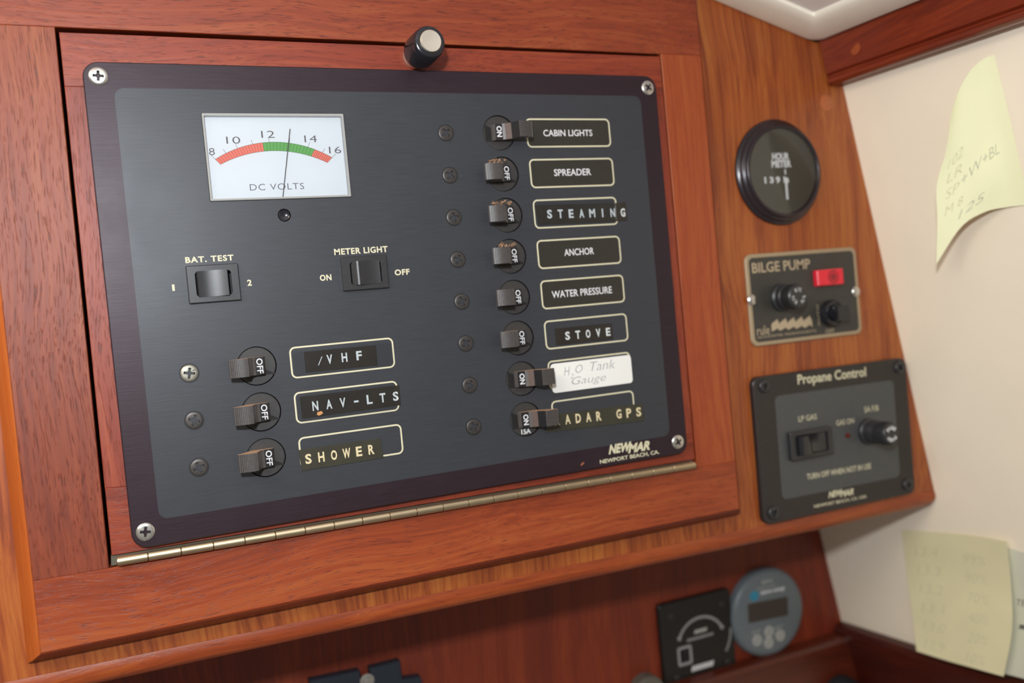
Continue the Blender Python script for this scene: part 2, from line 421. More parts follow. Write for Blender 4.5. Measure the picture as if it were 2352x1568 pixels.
# headliner and its cream mouldings
CC = Vector((404, -27, 14)); CA = Vector((1, 0.297, 0)); CW = WD
def ceilp(a, w, h=0.0): return tuple(CC + CA*a + CW*w + Vector((0, -h, 0)))
bm = NB()
loft(bm, [[ceilp(-640, 30, 3), ceilp(40, 30, 3), ceilp(40, -420, 3), ceilp(-640, -420, 3)],
          [ceilp(-640, 30, 13), ceilp(40, 30, 13), ceilp(40, -420, 13), ceilp(-640, -420, 13)]])
link('ceiling', bm, m_ceil, kind='structure', label='pale grey headliner')
prof = [(0, 3.2), (0, 0.6), (1.0, -0.6), (3, -1.0), (16, -0.6), (20, 0.2), (21.5, 1.2), (22, 3.2)]
rings = [[ceilp(-640, -w, h) for w, h in prof]]
RC = 9.0
for k in range(7):     # the corner is rounded at its outer edge and mitred at its inner edge
    a = math.radians(90*k/6); r_ = []
    for w, h in prof:
        if w < RC: r_.append(ceilp(-RC+(RC-w)*math.sin(a), -RC+(RC-w)*math.cos(a), h))
        else: e_ = 0.25*(k-3)/3; r_.append(ceilp(-w+e_, -w-e_, h))
    rings.append(r_)
rings.append([ceilp(-w, -420, h) for w, h in prof])
bm = NB(); loft(bm, rings)
link('trim_1', bm, m_cmould, smooth=True, kind='structure', label='cream ceiling moulding with a rounded inner corner')
# wood trim along the top of the side wall
pv = [(-34, 0), (-34, 12), (-10, 12.5), (-8.6, 10.6), (-7.6, 10.6), (-6.6, 12.6), (-4.6, 13), (-2.8, 11.5), (-2.2, 9), (-2.2, 0)]
bm = NB()
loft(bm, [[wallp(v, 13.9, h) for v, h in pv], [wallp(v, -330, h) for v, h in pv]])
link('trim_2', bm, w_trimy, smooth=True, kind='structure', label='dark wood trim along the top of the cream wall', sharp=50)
bm = NB()
pp = wallp(-18, -10, 12.1)
lathe(bm, 0, 0, [(0.0, 0), (3.6, 0), (3.6, 0.5), (0, 0.6)], 20)
tw = Matrix.Rotation(math.radians(-90), 4, 'Z')
bmesh.ops.transform(bm, matrix=Matrix.Translation(Q(pp)) @ tw @ Matrix.Translation(-P(0, 0, 0)), verts=bm.verts)
o = link('wood_plug', bm, mat('plug_light', rgb(156, 76, 40), 0.4), bpy.data.objects['trim_2'])
# lower fiddle trim on the side wall
pv = [(376.8, 0), (376.8, 6), (377.6, 8), (379, 9.4), (382, 10), (430, 10), (430, 0)]
bm = NB()
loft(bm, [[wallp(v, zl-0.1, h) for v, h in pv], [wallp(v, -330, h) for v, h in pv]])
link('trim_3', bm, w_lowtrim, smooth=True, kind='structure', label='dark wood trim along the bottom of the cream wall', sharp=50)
# ledge across the foot of the lower panel
pr = [(383.4, -zl), (383.2, -zl+7), (384.4, -zl+11), (387, -zl+13), (418, -zl+13), (418, -zl)]
bm = NB()
loft(bm, [[(-330, v, -d) for v, d in pr], [(wallp(v, -d, 9.5)[0], v, -d) for v, d in pr]])
link('trim_4', bm, w_ledge, smooth=True, kind='structure', label='wood ledge across the foot of the lower panel')

# ================================================================ cabinet
cab = empty('overhead_cabinet', P(200, 262, B-18), 'red-brown teak overhead cabinet face with mitred raised frame around the black panel', 'cabinet')
OPN = [(-8.4, -14.6), (285.1, -12.9), (285.4, 213.0), (-9.8, 209.4)]
board = [(-330, -150), (WA.x + WS.x*(-75-WA.y), -75), (wallp(257.5, 14)[0], 257.6), (69, 252.3), (-330, 246.5)]
board = [(-330, -245), (331.9, -48.4), (404, -27.0), (wallp(-27, 14)[0], -27), (wallp(257.5, 14)[0], 257.6), (69, 252.3), (-330, 246.5)]
bm = NB(); prism(bm, board, B-16, B, 0, [OPN[::1]])
link('face_board', bm, w_board, cab)
# joint lines of the board's planks (shallow V grooves show as dark slits)
# nosing under the board
def nos(u, v0, v1):
    hh = v1-v0
    return [(u, v0, 14+17), (u, v0, 14.2), (u, v0+hh*0.25, 13.4), (u, v0+hh*0.6, 13.4), (u, v0+hh*0.85, 15), (u, v0+hh*0.97, 17.5), (u, v0+hh, 21), (u, v0+hh, 31)]
ur = wallp(262, 16)[0]
bm = NB(); loft(bm, [nos(-330, 246.5, 258.0), nos(69, 252.3, 261.8), nos(378, 256.4, 267.3), nos(ur-4, 257.6, 268.2), nos(ur-0.6, 257.8, 266.5)])
link('edge_nosing', bm, w_nose, cab, smooth=True)
bm = NB()
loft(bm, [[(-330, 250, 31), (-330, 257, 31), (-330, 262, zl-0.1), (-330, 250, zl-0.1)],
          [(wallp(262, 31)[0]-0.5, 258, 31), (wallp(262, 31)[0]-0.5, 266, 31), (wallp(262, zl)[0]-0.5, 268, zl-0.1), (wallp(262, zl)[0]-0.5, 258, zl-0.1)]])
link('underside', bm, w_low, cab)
bm = NB(); lathe(bm, 409.2, 9.4, [(4.9, B-0.5), (4.9, B+0.15), (4.5, B+0.3), (0, B+0.3)], 28)
link('wood_plug', bm, m_plug, cab, smooth=True, label='round light wood plug near the top right corner')
# raised frame round the door: rails, stiles, mitred mouldings
F = -3.0
FL, FR, FT, FB = -38.0, 311.0, -92.0, 239.6
def plank(name, poly, mt, c=0.25):
    bm = NB(); prism(bm, poly, B+0.02, F, c); return link(name, bm, mt, cab)
JT = -14.6; JB = 209.5
topl = lambda u: -14.6 + (u+8.4)/293.5*1.7
botl = lambda u: 209.4 + (u+9.8)/295.2*3.4
plank('rail', [(FL, FT), (190, FT), (FR, -52.6), (FR, topl(FR)), (FL, topl(FL))], w_rail)
plank('rail', [(FL, botl(FL)), (FR, botl(FR)), (FR, FB+0.6), (FL, FB-1.0)], w_rail2)
plank('stile', [(FL, topl(FL)), (OPN[0][0], topl(OPN[0][0])), (OPN[3][0], botl(OPN[3][0])), (FL, botl(FL))], w_stile)
plank('stile', [(OPN[1][0], topl(OPN[1][0])), (FR, topl(FR)), (FR, botl(FR)), (OPN[2][0], botl(OPN[2][0]))], w_stile2)
# moulding profile: t outwards, d
mpf = [(0, B+0.05), (0, F-0.05), (0.7, F-0.4), (1.8, F-1.8), (3.3, F-4.2), (4.8, F-7.5), (6.2, B+0.05)]
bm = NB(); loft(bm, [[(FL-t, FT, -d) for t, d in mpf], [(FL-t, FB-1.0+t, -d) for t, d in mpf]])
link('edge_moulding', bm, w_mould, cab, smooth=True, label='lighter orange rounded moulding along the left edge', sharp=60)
bm = NB(); loft(bm, [[(FL-t, FB-1.0+t, -d) for t, d in mpf], [(FR+t*0.9, FB+0.6+t, -d) for t, d in mpf]])
link('edge_moulding', bm, w_mouldx, cab, smooth=True, sharp=60)
bm = NB(); loft(bm, [[(FR+t*0.9, -50.5, -d) for t, d in mpf], [(FR+t*0.9, FB+0.6+t, -d) for t, d in mpf]])
link('edge_moulding', bm, w_mouldx, cab, smooth=True, sharp=60)
# dark box behind the door
bm = NB(); box(bm, -16, -22, -46, 292, 220, -34)
link('back_panel', bm, m_cavity, cab)

# ================================================================ hinged door
door = empty('panel_door', P(138, 206, -9), 'hinged reddish wood door that carries the black breaker panel, with round knob', 'door')
DT, DB_ = -12.6, 206.6
DL, DR = -7.0, 284.2
dl = lambda v: DL - (v-DT)/219.2*1.3
dt = lambda u: -12.5+(u+7)/291*1.0
db = lambda u: 204.3+(u+8)/292*3.8
def dplank(name, poly, mt): bm = NB(); prism(bm, poly, -16, F, 0.2); return link(name, bm, mt, door)
dplank('rail', [(dl(-12), dt(DL)), (DR, dt(DR)), (DR, 9.6), (dl(9), 9.6)], w_doorx)
dplank('rail', [(dl(176), 176), (12, 177.2), (12, 188), (262, 192.6), (DR, 194), (DR, db(DR)), (dl(205), db(DL))], w_doorx)
dplank('stile', [(dl(9.6), 9.6), (12, 9.6), (12, 177.2), (dl(176), 176)], w_doorz)
dplank('stile', [(262, 9.6), (DR, 9.6), (DR, 194), (262, 192.6)], w_doorz)
bm = NB(); prism(bm, [(-5, -10), (282, -10), (282, 202), (-6, 202)], -18, -16.02); link('backing_sheet', bm, m_cavity, door)
# knob on a turned stem
ku, kv = 145.0, -6.9
bm = NB(); lathe(bm, ku, kv, [(5.6, F), (5.9, F+0.4), (5.9, F+5.6), (5.4, F+6.2), (0, F+6.2)], 36)
link('knob_base', bm, m_alu, door, smooth=True, label='pale metal collar under the knob')
bm = NB(); lathe(bm, ku, kv, [(0, 3.2), (6.6, 3.2), (7.5, 3.8), (7.9, 6), (7.7, 16.3), (7.5, 16.9), (7.6, 17.5), (7.45, 19.3), (6.9, 20.4), (5.9, 20.9), (5.2, 20.8), (5.1, 20.2), (0, 20.4)], 48)
kn = link('knob', bm, m_blackgl, door, smooth=True, label='black round knob')
bm = NB(); lathe(bm, ku, kv, [(5.05, 20.3), (5.05, 21.6), (4.75, 21.95), (2.2, 21.8), (0, 21.75)], 40)
link('knob_cap', bm, m_alu, kn, smooth=True, label='spun aluminium disc')

# ================================================================ piano hinge
hin = empty('piano_hinge', P(137, 208.6, -2), 'long tarnished metal piano hinge under the black breaker panel', 'hinge')
hv = lambda u: 206.8 + (u+7)/290*3.9
joints = [-6.6]; x = 5.5
while x < 280: joints.append(x); x += 13.13
joints.append(282.6)
hr, hd = 2.05, -1.4
def knuckle(a, b):
    bm = NB(); n = 20; g = 0.13; secs = []
    for uu, rr in ((a+g, hr*0.90), (a+g+0.2, hr), (b-g-0.2, hr), (b-g, hr*0.90)):
        secs.append([(uu, hv(uu)+rr*math.cos(2*math.pi*i/n), -(hd+rr*math.sin(2*math.pi*i/n))) for i in range(n)])
    loft(bm, secs); return link('knuckle', bm, m_brass, hin, smooth=True)
kp = knuckle(joints[1], joints[2])
knuckle(joints[0], joints[1]); knuckle(joints[-2], joints[-1])
for a in joints[2:-2]: dup(kp, hin, P(a, hv(a))-P(joints[1], hv(joints[1])))
bm = NB(); n = 12; rr = 1.5
loft(bm, [[(uu, hv(uu)+rr*math.cos(2*math.pi*i/n), -(hd+rr*math.sin(2*math.pi*i/n))) for i in range(n)] for uu in (-6.6, 282)])
link('pin', bm, mat('pin_dark', rgb(70, 60, 48), 0.5, 0.8), hin)
bm = NB(); prism(bm, [(-8.6, hv(-8.6)-2.2), (283.6, hv(283.6)-2.2), (283.6, hv(283.6)+1.6), (-8.9, hv(-8.6)+2.0)], -17.5, -4.4)
link('hinge_leaf', bm, mat('leaf_dull', rgb(104, 100, 86), 0.5, 0.6), hin)

# ================================================================ breaker panel
PW, PH = 278.2, 203.0
pan = empty('breaker_panel', P(PW/2, PH, -2), 'large black breaker switch panel with voltmeter and labelled circuit rows', 'control panel')
rowsR = [29.95+20.35*i for i in range(8)]
rowsL = [132.0+20.35*i for i in range(3)]
CR, CL = 184.0, 57.3
HR = 8.65
holes = [circ(CR, v, HR, 36) for v in rowsR]+[circ(CL, v, HR, 36) for v in rowsL]
meter_hole = rrect(44.8, 20.9, 107.1, 59.3, 0.5, 2)
pin_hole = circ(75.8, 66.3, 2.9, 24)
sw1 = (32.0, 86.4, 53.6, 102.6); sw2 = (98.7, 86.5, 120.5, 102.1)
swh = [rrect(s[0]+2, s[1]+2, s[2]-2, s[3]-2, 0.5, 2) for s in (sw1, sw2)]
allh = holes+[meter_hole, pin_hole]+swh
bm = NB(); prism(bm, rrect(0, 0, PW, PH, 6.6, 10), -3.0+0.02, 0, 0.45, allh)
link('plate', bm, m_border, pan)
bm = NB(); prism(bm, rrect(11.3, 10.8, 267.6, 192.2, 4.0, 8), 0.005, 0.06, 0, allh, back=False)
link('printed_field', bm, m_field, pan, label='slate grey printed field inside the black border')
# mounting screws at the corners
sp = [(5.9, 6.1, 4), (272.6, 6.4, 40), (272.0, 196.4, 62), (5.5, 196.2, 8)]
for i, (u, v, a) in enumerate(sp):
    bm = NB(); screw_bm(bm, u, v, 3.75, 0.02, 1.0, a)
    link('mounting_screw', bm, [m_steel, m_steelrec], pan, smooth=True, label='bright steel cross-head screw')
for v, a, mt, lb in [(rowsL[0], 10, m_wornscrew, 'worn bare-metal screw')]:
    bm = NB(); screw_bm(bm, 29.2, v, 3.6, 0.07, 0.7, a, ratio=1.3); link('breaker_screw', bm, [mt, m_blackrec], pan, smooth=True, label=lb)
    bm = NB(); outline(bm, circ(29.2, v, 4.15, 32), 0.5, 0.06, 0.2); link('screw_rim', bm, m_blackrec, pan)
bm = NB(); screw_bm(bm, 29.2, rowsL[1], 3.7, 0.07, 0.45, 20, ratio=1.25)
ps = link('breaker_screw', bm, [m_dkscrew, m_blackrec], pan, smooth=True)
bm = NB(); outline(bm, circ(29.2, rowsL[1], 4.1, 32), 0.35, 0.06, 0.2)
rimo = link('screw_rim', bm, m_blackrec, pan)
for u, v, a in [(29.2, rowsL[2], 50)]+[(156.1, v, random.uniform(0, 90)) for v in rowsR]:
    o = dup(ps, pan, P(u, v)-P(29.2, rowsL[1])); o.rotation_euler = (0, math.radians(a), 0)
    dup(rimo, pan, P(u, v)-P(29.2, rowsL[1]))

# ---- circuit breakers: round face with a slot, lever, marking
def breaker(cu, cv, on, marking=True):
    bm = NB()
    slot = [(cu-7.2, cv-4.2), (cu+7.4, cv-4.2), (cu+7.4, cv+4.3), (cu-7.2, cv+4.3)]
    prism(bm, circ(cu, cv, HR-0.28, 40), -3.0, -0.55, 0.2, [slot])
    f = link('circuit_breaker', bm, m_bezelb, pan)
    bm = NB(); box(bm, cu-8, cv-5, -7.4, cu+8.2, cv+5, -6.6); 
    link('slot_floor', bm, m_blackrec, f)
    s = 1 if on else -1
    prof = []
    # barrel, then the handle that leans over to one side, then its ribbed head
    for k in range(9):
        a = math.radians(200-180*k/8*1.1); prof.append((5.6*math.cos(a), -3.2+5.6*math.sin(a)))
    prof = [(-4.6, -5.5), (-4.4, -3.2), (-3.9, -0.6), (-3.0, 1.6), (-1.4, 2.6), (0.6, 2.6), (2.0, 3.2)]+([(4.6, 5.0), (5.2, 6.3), (6.9, 9.4)] if on else [(3.3, 5.4), (4.6, 8.9)])
    ribs = 11
    x0, x1 = (7.0, 14.3) if on else (4.7, 12.5)
    e = 1.9 if on else 0.0
    for k in range(ribs):
        a0 = x0+(x1-x0)*k/ribs; a1 = x0+(x1-x0)*(k+0.55)/ribs; a2 = x0+(x1-x0)*(k+1)/ribs
        dd = lambda q: 9.8-0.035*(q-e-6)**2
        prof += [(a0, dd(a0)), (a1, dd(a1)), (a1+0.05, dd(a1)-0.45), (a2-0.05, dd(a2)-0.45)]
    prof += [(12.6+e, 8.0), (12.5+e, 6.6), (10.5+e*0.8, 5.2), (8.4+e*0.5, 2.6), (6.6, 0.0), (5.0, -3.5)]
    pr = [(cu+s*x, d) for x, d in prof]
    bm = NB(); uvprism_v(bm, pr, cv-3.9, cv+3.9, top=1)
    if on:
        bm.faces.ensure_lookup_table(); bm.faces[6].material_index = 2; bm.faces[7].material_index = 3; bm.faces[8].material_index = 3  # neck faces carry a reflection and dark shading as painted colours
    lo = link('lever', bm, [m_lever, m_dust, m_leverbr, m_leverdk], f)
    bm = NB()
    bx = -1.0*s+cu
    box(bm, min(cu-s*2.9, cu+s*1.2), cv-3.85, 1.2, max(cu-s*2.9, cu+s*1.2), cv+3.85, 2.68, 0.1)
    link('marking_plate', bm, m_leverdk, f)
    if marking:
        if on: text('marking', 'ON', bx-1.35, cv-2.7, 5.3, 2.8, 2.7, m_whitep, f, deg=-90, bold=0.03)
        else: text('marking', 'OFF', bx-1.35, cv-3.3, 6.6, 2.7, 2.7, m_whitep, f, deg=-90, bold=0.015)
    return f, lo
protos = {}
states = [(CR, v, i in (0, 6, 7)) for i, v in enumerate(rowsR)]+[(CL, v, False) for v in rowsL]
for u, v, on in states:
    if on not in protos:
        f, lo = breaker(u, v, on); protos[on] = (f, [c for c in f.children], u, v)
    else:
        f0, ch, u0, v0 = protos[on]; dup(f0, pan, P(u, v)-P(u0, v0), ch)
# rating on the last breaker
f15 = [o for o in pan.children if o.name.startswith('circuit_breaker') and (wloc(o)-P(CR, rowsR[7], -1.8)).length < 0.004][0]
text('rating_marking', '15A', CR-2.7, rowsR[7]+7.4, 5.2, 2.6, -0.54, m_whitep, f15, bold=0.03)
# dust tufts caught on some levers
def tuft(cu, cv, seed):
    rnd = random.Random(seed); bm = NB()
    for k in range(16):
        x, y, z = cu-9+rnd.random()*9.5, cv-4.3-rnd.random()*1.4, 3+rnd.random()*5.5
        for q in range(3):
            p1 = (x+rnd.uniform(-1.3, 1.3), y+rnd.uniform(-1.2, 0.5), -(z+rnd.uniform(-1, 1)))
            a = Vector((x, y, -z)); b = Vector(p1); w = Vector((0.12, 0.12, 0.05))
            vs = [bm.verts.new(Q(tuple(t))) for t in (a-w, a+w, b+w, b-w)]; bm.faces.new(vs)
        ico = bmesh.ops.create_icosphere(bm, subdivisions=1, radius=rnd.uniform(0.2, 0.55)/1000, matrix=Matrix.Translation(Q((x, y, -z))))
    return bm
for i in (1, 2, 3):
    fb = [o for o in pan.children if o.name.startswith('circuit_breaker') and (wloc(o)-P(CR, rowsR[i], -1.8)).length < 0.004][0]
    link('dust_tuft', tuft(CR, rowsR[i], i), m_dust, fb, kind='stuff')

# ---- label boxes
def labelbox(u0, v0, u1, v1, filled, r=2.6):
    o = link('label_box', outline(NB(), rrect(u0, v0, u1, v1, r, 6), 0.75, 0.06, 0.14), m_cream, pan)
    if filled:
        bm = NB(); prism(bm, rrect(u0+0.7, v0+0.7, u1-0.7, v1-0.7, r-0.6, 6), 0.06, 0.1); link('label_insert', bm, m_labelfill, o)
    return o
for i, v in enumerate(rowsR): labelbox(198.8, v-7.1, 247.2, v+7.5, i in (0, 1, 3, 4))
for v in rowsL: labelbox(71.9, v-6.8, 120.0, v+7.4, False)
text('lettering', 'CABIN LIGHTS', 208.3, rowsR[0]+1.9, 28.2, 3.3, 0.11, m_whitep, pan, bold=0.012)
text('lettering', 'SPREADER', 212.3, rowsR[1]+1.7, 21.4, 3.5, 0.11, m_whitep, pan, bold=0.012)
text('lettering', 'ANCHOR', 214.0, rowsR[3]+1.7, 17.2, 3.5, 0.11, m_whitep, pan, bold=0.012)
text('lettering', 'WATER PRESSURE', 204.8, rowsR[4]+2.2, 35.0, 3.6, 0.11, m_whitep, pan, bold=0.012)
text('lettering', 'BAT. TEST', 32.3, 85.1, 19.9, 2.6, 0.07, m_cream, pan, bold=0.03, spacing=1.15)
text('lettering', 'METER LIGHT', 96.5, 85.4, 25.2, 2.9, 0.07, m_cream, pan, bold=0.03, spacing=1.1)
text('lettering', '1', 25.9, 96.5, 1.0, 2.7, 0.07, m_cream, pan, bold=0.03)
text('lettering', '2', 56.9, 96.6, 1.9, 2.7, 0.07, m_cream, pan, bold=0.03)
text('lettering', 'ON', 88.8, 96.7, 5.3, 2.8, 0.07, m_cream, pan, bold=0.035, spacing=1.1)
text('lettering', 'OFF', 124.0, 96.6, 7.3, 2.8, 0.07, m_cream, pan, bold=0.035, spacing=1.1)
# maker's lettering lower right
lg = link('logo_lettering', text_bm(text_bm(NB(), 'NEW', 229.2, 196.9, 14.2, 4.9, 0.07, bold=0.045, shear=0.35), 'MAR', 240.8, 198.0, 13.6, 4.9, 0.075, bold=0.045, shear=0.35), m_cream, pan)
text('lettering', 'NEWPORT BEACH, CA.', 223.7, 201.3, 36.2, 2.4, 0.02, m_cream, pan, bold=0.02)
bm = NB(); prism(bm, rotp([(212.4, 199.2), (214.4, 198.9), (214.8, 199.5), (213.4, 200.1), (212.3, 200.0)], 213, 199.5, -20), 0.01, 0.06)
link('paint_chip', bm, mat('chip_orange', rgb(150, 88, 60), 0.6), pan, label='small orange chip in the black border')

# ---- rocker switches
def rocker(s, oi, prof):
    u0, v0, u1, v1 = s
    op = rrect(u0+oi[0], v0+oi[1], u1-oi[2], v1-oi[3], 1.2, 4)
    # the opening bows outwards above and below
    op = [(x, y+(-0.45 if y < (v0+v1)/2 else 0.45)*(1-((x-(u0+u1)/2)/8)**2)) for x, y in op]
    bm = NB(); prism(bm, rrect(u0, v0, u1, v1, 0.5, 3), 0.06, 1.5, 0.35, [op], back=False)
    f = link('rocker_switch', bm, m_black, pan)
    bm = NB(); box(bm, u0+2, v0+2, -5, u1-2, v1-2, -4.2); link('switch_well', bm, m_blackrec, f)
    bm = NB(); cv = (v0+v1)/2; hh = (v1-v0)/2-oi[1]+0.15; n = 7
    def hw(x): return hh+0.32*(1-((x-(u0+u1)/2)/8)**2)
    a = ring(bm, [P(x, cv-hw(x), d) for x, d in prof]); b = ring(bm, [P(x, cv+hw(x), d) for x, d in prof])
    quads(bm, a, b); bm.faces.new(a[::-1]); bm.faces.new(b)
    link('rocker', bm, m_black, f, smooth=True, sharp=25)
    return f
rocker(sw1, (3.4, 2.9, 3.3, 2.9), [(36.0, -4), (35.9, 1.0), (36.3, 2.2), (38.5, 1.75), (41, 1.65), (44, 1.9), (46.8, 2.5), (48.6, 3.1), (48.9, 2.6), (49.2, -4)])
rocker(sw2, (4.0, 2.8, 3.2, 2.6), [(103.2, -4), (103.4, 0.8), (105.6, 2.7), (106.4, 2.9), (109, 2.2), (112, 1.8), (115, 1.75), (116.6, 1.9), (116.9, 1.2), (117.0, -4)])

# ---- voltmeter
vm = link('voltmeter', prism(NB(), rrect(45.0, 21.1, 106.9, 59.1, 0.4, 2), -2.95, 0.7, 0.25, [rrect(45.8, 22.2, 105.8, 58.2, 0.3, 2)], back=False), m_frost, pan, label='white rectangular dc voltmeter')
bm = NB(); box(bm, 45.4, 21.5, -2.9, 106.5, 58.8, -1.9); link('dial', bm, m_dial, vm)
zd = -1.88
def arcpt(x0, y0, ym, x1, t):
    # circular arc through (x0,y0),(xm,ym),(x1,y0)
    hc = (x1-x0)/2; sg = y0-ym; Rr = (hc*hc+sg*sg)/(2*sg); cx = (x0+x1)/2; cy = ym+Rr
    th = math.asin(hc/Rr); a = -th+2*th*t
    return (cx+Rr*math.sin(a), cy-Rr*math.cos(a))
oo = lambda t: arcpt(49.0, 40.6, 33.3, 100.3, t)
ii = lambda t: arcpt(51.0, 42.9, 37.2, 97.9, t)
def tofu(u):
    lo_, hi_ = 0.0, 1.0
    for _ in range(40):
        md = (lo_+hi_)/2
        if oo(md)[0] < u: lo_ = md
        else: hi_ = md
    return lo_
def band(t0, t1, n=14):
    bm = NB(); a = [oo(t0+(t1-t0)*k/n) for k in range(n+1)]; b = [ii(t0+(t1-t0)*k/n) for k in range(n+1)]
    prism(bm, a+b[::-1], zd, zd+0.02); return bm
ta, tb = tofu(69.9), tofu(92.6)
link('scale_band', band(0, ta), m_red, vm, label='red low band of the scale')
link('scale_band', band(ta, tb), m_green, vm, label='green middle band of the scale')
link('scale_band', band(tb, 1), m_red, vm, label='red high band of the scale')
bm = NB()
for k in range(1, 17):
    t = ta*k/17; strip(bm, [oo(t), ii(t)], 0.16, zd+0.02, zd+0.03)
for k in range(1, 9):
    t = tb+(1-tb)*k/9; strip(bm, [oo(t), ii(t)], 0.2, zd+0.02, zd+0.03)
link('graduation_lines', bm, m_tickline, vm, kind='stuff')
bm = NB()
for k in range(0, 16):
    t = ta+(tb-ta)*k/15; strip(bm, [oo(t), ii(t)], 0.2, zd+0.02, zd+0.03)
link('graduation_lines', bm, m_tickgreen, vm, kind='stuff')
bm = NB()
strip(bm, [oo(k/40) for k in range(41)], 0.13, zd+0.02, zd+0.035); strip(bm, [ii(k/40) for k in range(41)], 0.13, zd+0.02, zd+0.035)
for t in (0, 1): strip(bm, [oo(t), ii(t)], 0.14, zd+0.02, zd+0.035)
for u, L in ((49.0, 2.6), (53.7, 2.0), (58.9, 2.2), (65.4, 2.0), (72.7, 2.2), (81.5, 2.0), (89.7, 2.4), (96.0, 2.2), (100.2, 2.6)):
    t = tofu(u) if u < 100.2 else 1.0
    p, q = Vector(oo(t)), Vector(ii(t)); e = (p-q).normalized()*L
    strip(bm, [tuple(p), tuple(p+e)], 0.16, zd+0.02, zd+0.035)
link('tick_marks', bm, m_tick, vm, kind='stuff')
for s, u, v, w in (('8', 45.3, 38.8, 3.2), ('10', 54.4, 33.9, 5.9), ('12', 69.6, 31.4, 5.8), ('14', 88.5, 33.5, 5.6), ('16', 99.2, 38.7, 5.6)):
    text('scale_number', s, max(u, 46.7), v, w if s != '8' else 2.4, 3.1, zd+0.01, m_tick, vm, bold=-0.006)
text('lettering', 'DC VOLTS', 62.4, 54.6, 23.8, 2.8, zd+0.01, m_tick, vm, bold=-0.008, spacing=1.1)
bm = NB(); strip(bm, [(82.3, 27.6), (76.0, 58.6)], 0.34, -0.9, -0.75); link('needle', bm, m_needle, vm)
bm = NB(); box(bm, 45.8, 22.2, 0.2, 105.8, 58.2, 0.5); link('cover', bm, m_clear, vm, label='clear plastic window')
bm = NB(); lathe(bm, 75.8, 66.3, [(2.7, -3), (2.7, -0.5), (2.4, -0.3), (2.0, -0.6), (0, -0.9)], 28)
link('adjuster_screw', bm, m_blackgl, pan, smooth=True)

# ---------------------------------------------------------------- adhesive tapes and stickers on the panel
def tape(name, poly, s, tx, lbl, mt, mtext, d=0.12, th=0.28, bold=0.03, spacing=1.0, grp='embossed label tapes on the breaker panel'):
    bm = NB(); prism(bm, poly, d, d+th, 0.08)
    o = link(name, bm, mt); tag(o, lbl, 'label', grp)
    for ch, (u, v, w, h, dg) in tx: text('raised_lettering', ch, u, v, w, h, d+th, mtext, o, deg=dg, bold=bold, thick=0.12)
    return o
def spaced(s, u0, u1, v0, v1, h, skip=' ', wk=0.62):
    n = len(s); out = []
    for i, c in enumerate(s):
        if c == skip: continue
        f = i/(n-1); w = {'I': 0.18, '-': 0.5, 'T': 0.66, 'M': 0.78, 'W': 0.8}.get(c, wk)*h; cu = u0+(u1-u0)*f
        hh = h*0.2 if c == '-' else h
        vv = v0+(v1-v0)*f - (h*0.35 if c == '-' else 0)
        out.append((c, (cu-w/2, vv, w, hh, 0)))
    return out
tape('label_tape', [(78.4, 127.9), (111.6, 128.2), (111.5, 137.5), (78.3, 137.2)], '', spaced('VHF', 89.5, 103.2, 134.5, 134.2, 4.2), 'dark embossed tape reading VHF with a scratched left end', m_tape, m_tapew)
bmx = NB(); strip(bmx, [(84.2, 134.6), (86.2, 130.8)], 0.35, 0.41, 0.47); link('scratch', bmx, m_tapew, bpy.data.objects['label_tape'])
t = tape('label_tape', [(74.6, 147.9), (120.8, 147.9), (120.7, 157.3), (74.8, 157.6)], '', spaced('NAV-LTS', 81, 118.6, 154.8, 155.0, 4.3), 'dark embossed tape reading NAV-LTS with an orange nick', m_tape, m_tapew)
bmx = NB(); prism(bmx, [(81.6, 155.6), (83.6, 155.3), (84.2, 156.4), (82.6, 157.2), (81.4, 156.9)], 0.4, 0.44); link('nick', bmx, mat('nick_orange', rgb(222, 160, 96), 0.6), t)
tape('label_tape', [(71.7, 171.4), (109.4, 171.4), (110.1, 180.6), (72.2, 181.0)], '', spaced('SHOWER', 75.6, 104.6, 178.2, 178.2, 4.5), 'olive embossed tape reading SHOWER in yellowed letters', m_tapeo, m_tapec)
tape('label_tape', [(199.7, 66.4), (252.7, 66.8), (252.7, 76.4), (201.0, 76.2)], '', spaced('STEAMING', 207.5, 250.4, 73.3, 74.2, 4.4), 'dark embossed tape reading STEAMING that overhangs its box', m_tape, m_tapew)
tape('label_tape', [(204.6, 128.9), (237.8, 129.1), (237.8, 137.4), (204.8, 137.4)], '', spaced('STOVE', 211.4, 235.2, 135.3, 135.5, 4.2), 'dark embossed tape reading STOVE in white letters', m_tape, m_tapew)
tape('label_tape', [(194.4, 171.9), (252.1, 172.9), (252.0, 182.3), (194.4, 180.6)], '', spaced('RADAR GPS', 201.2, 249.2, 177.7, 179.5, 4.8), 'olive embossed tape reading RADAR GPS partly behind a lever', m_tapeo, m_tapec)
bm = NB(); prism(bm, rrect(200.2, 146.6, 247.5, 161.4, 1.9, 5), 0.13, 0.3, 0.05)
st = link('paper_sticker', bm, m_sticker); tag(st, 'white rounded paper sticker with faint pencil H2O Tank Gauge', 'sticker')
for poly_, k_ in (((72.9, 127.2, 119.0, 138.4), 0), ((72.9, 147.0, 119.0, 159.0), 1), ((199.8, 64.9, 246.2, 77.2), 2)):
    bm = NB(); prism(bm, rrect(*poly_, 1.6, 4), 0.45, 0.55, 0.04)
    cc = link('clear_cover', bm, m_clear, [bpy.data.objects[n_] for n_ in ('label_tape', 'label_tape.001', 'label_tape.003')][k_], label='thin clear cover over the tape')
text('handwriting', 'H', 207.5, 153.3, 3.6, 4.4, 0.3, m_pencil, st, shear=0.3, bold=-0.015)
text('handwriting', '2', 211.0, 155.2, 1.8, 2.4, 0.3, m_pencil, st, shear=0.3, bold=-0.015)
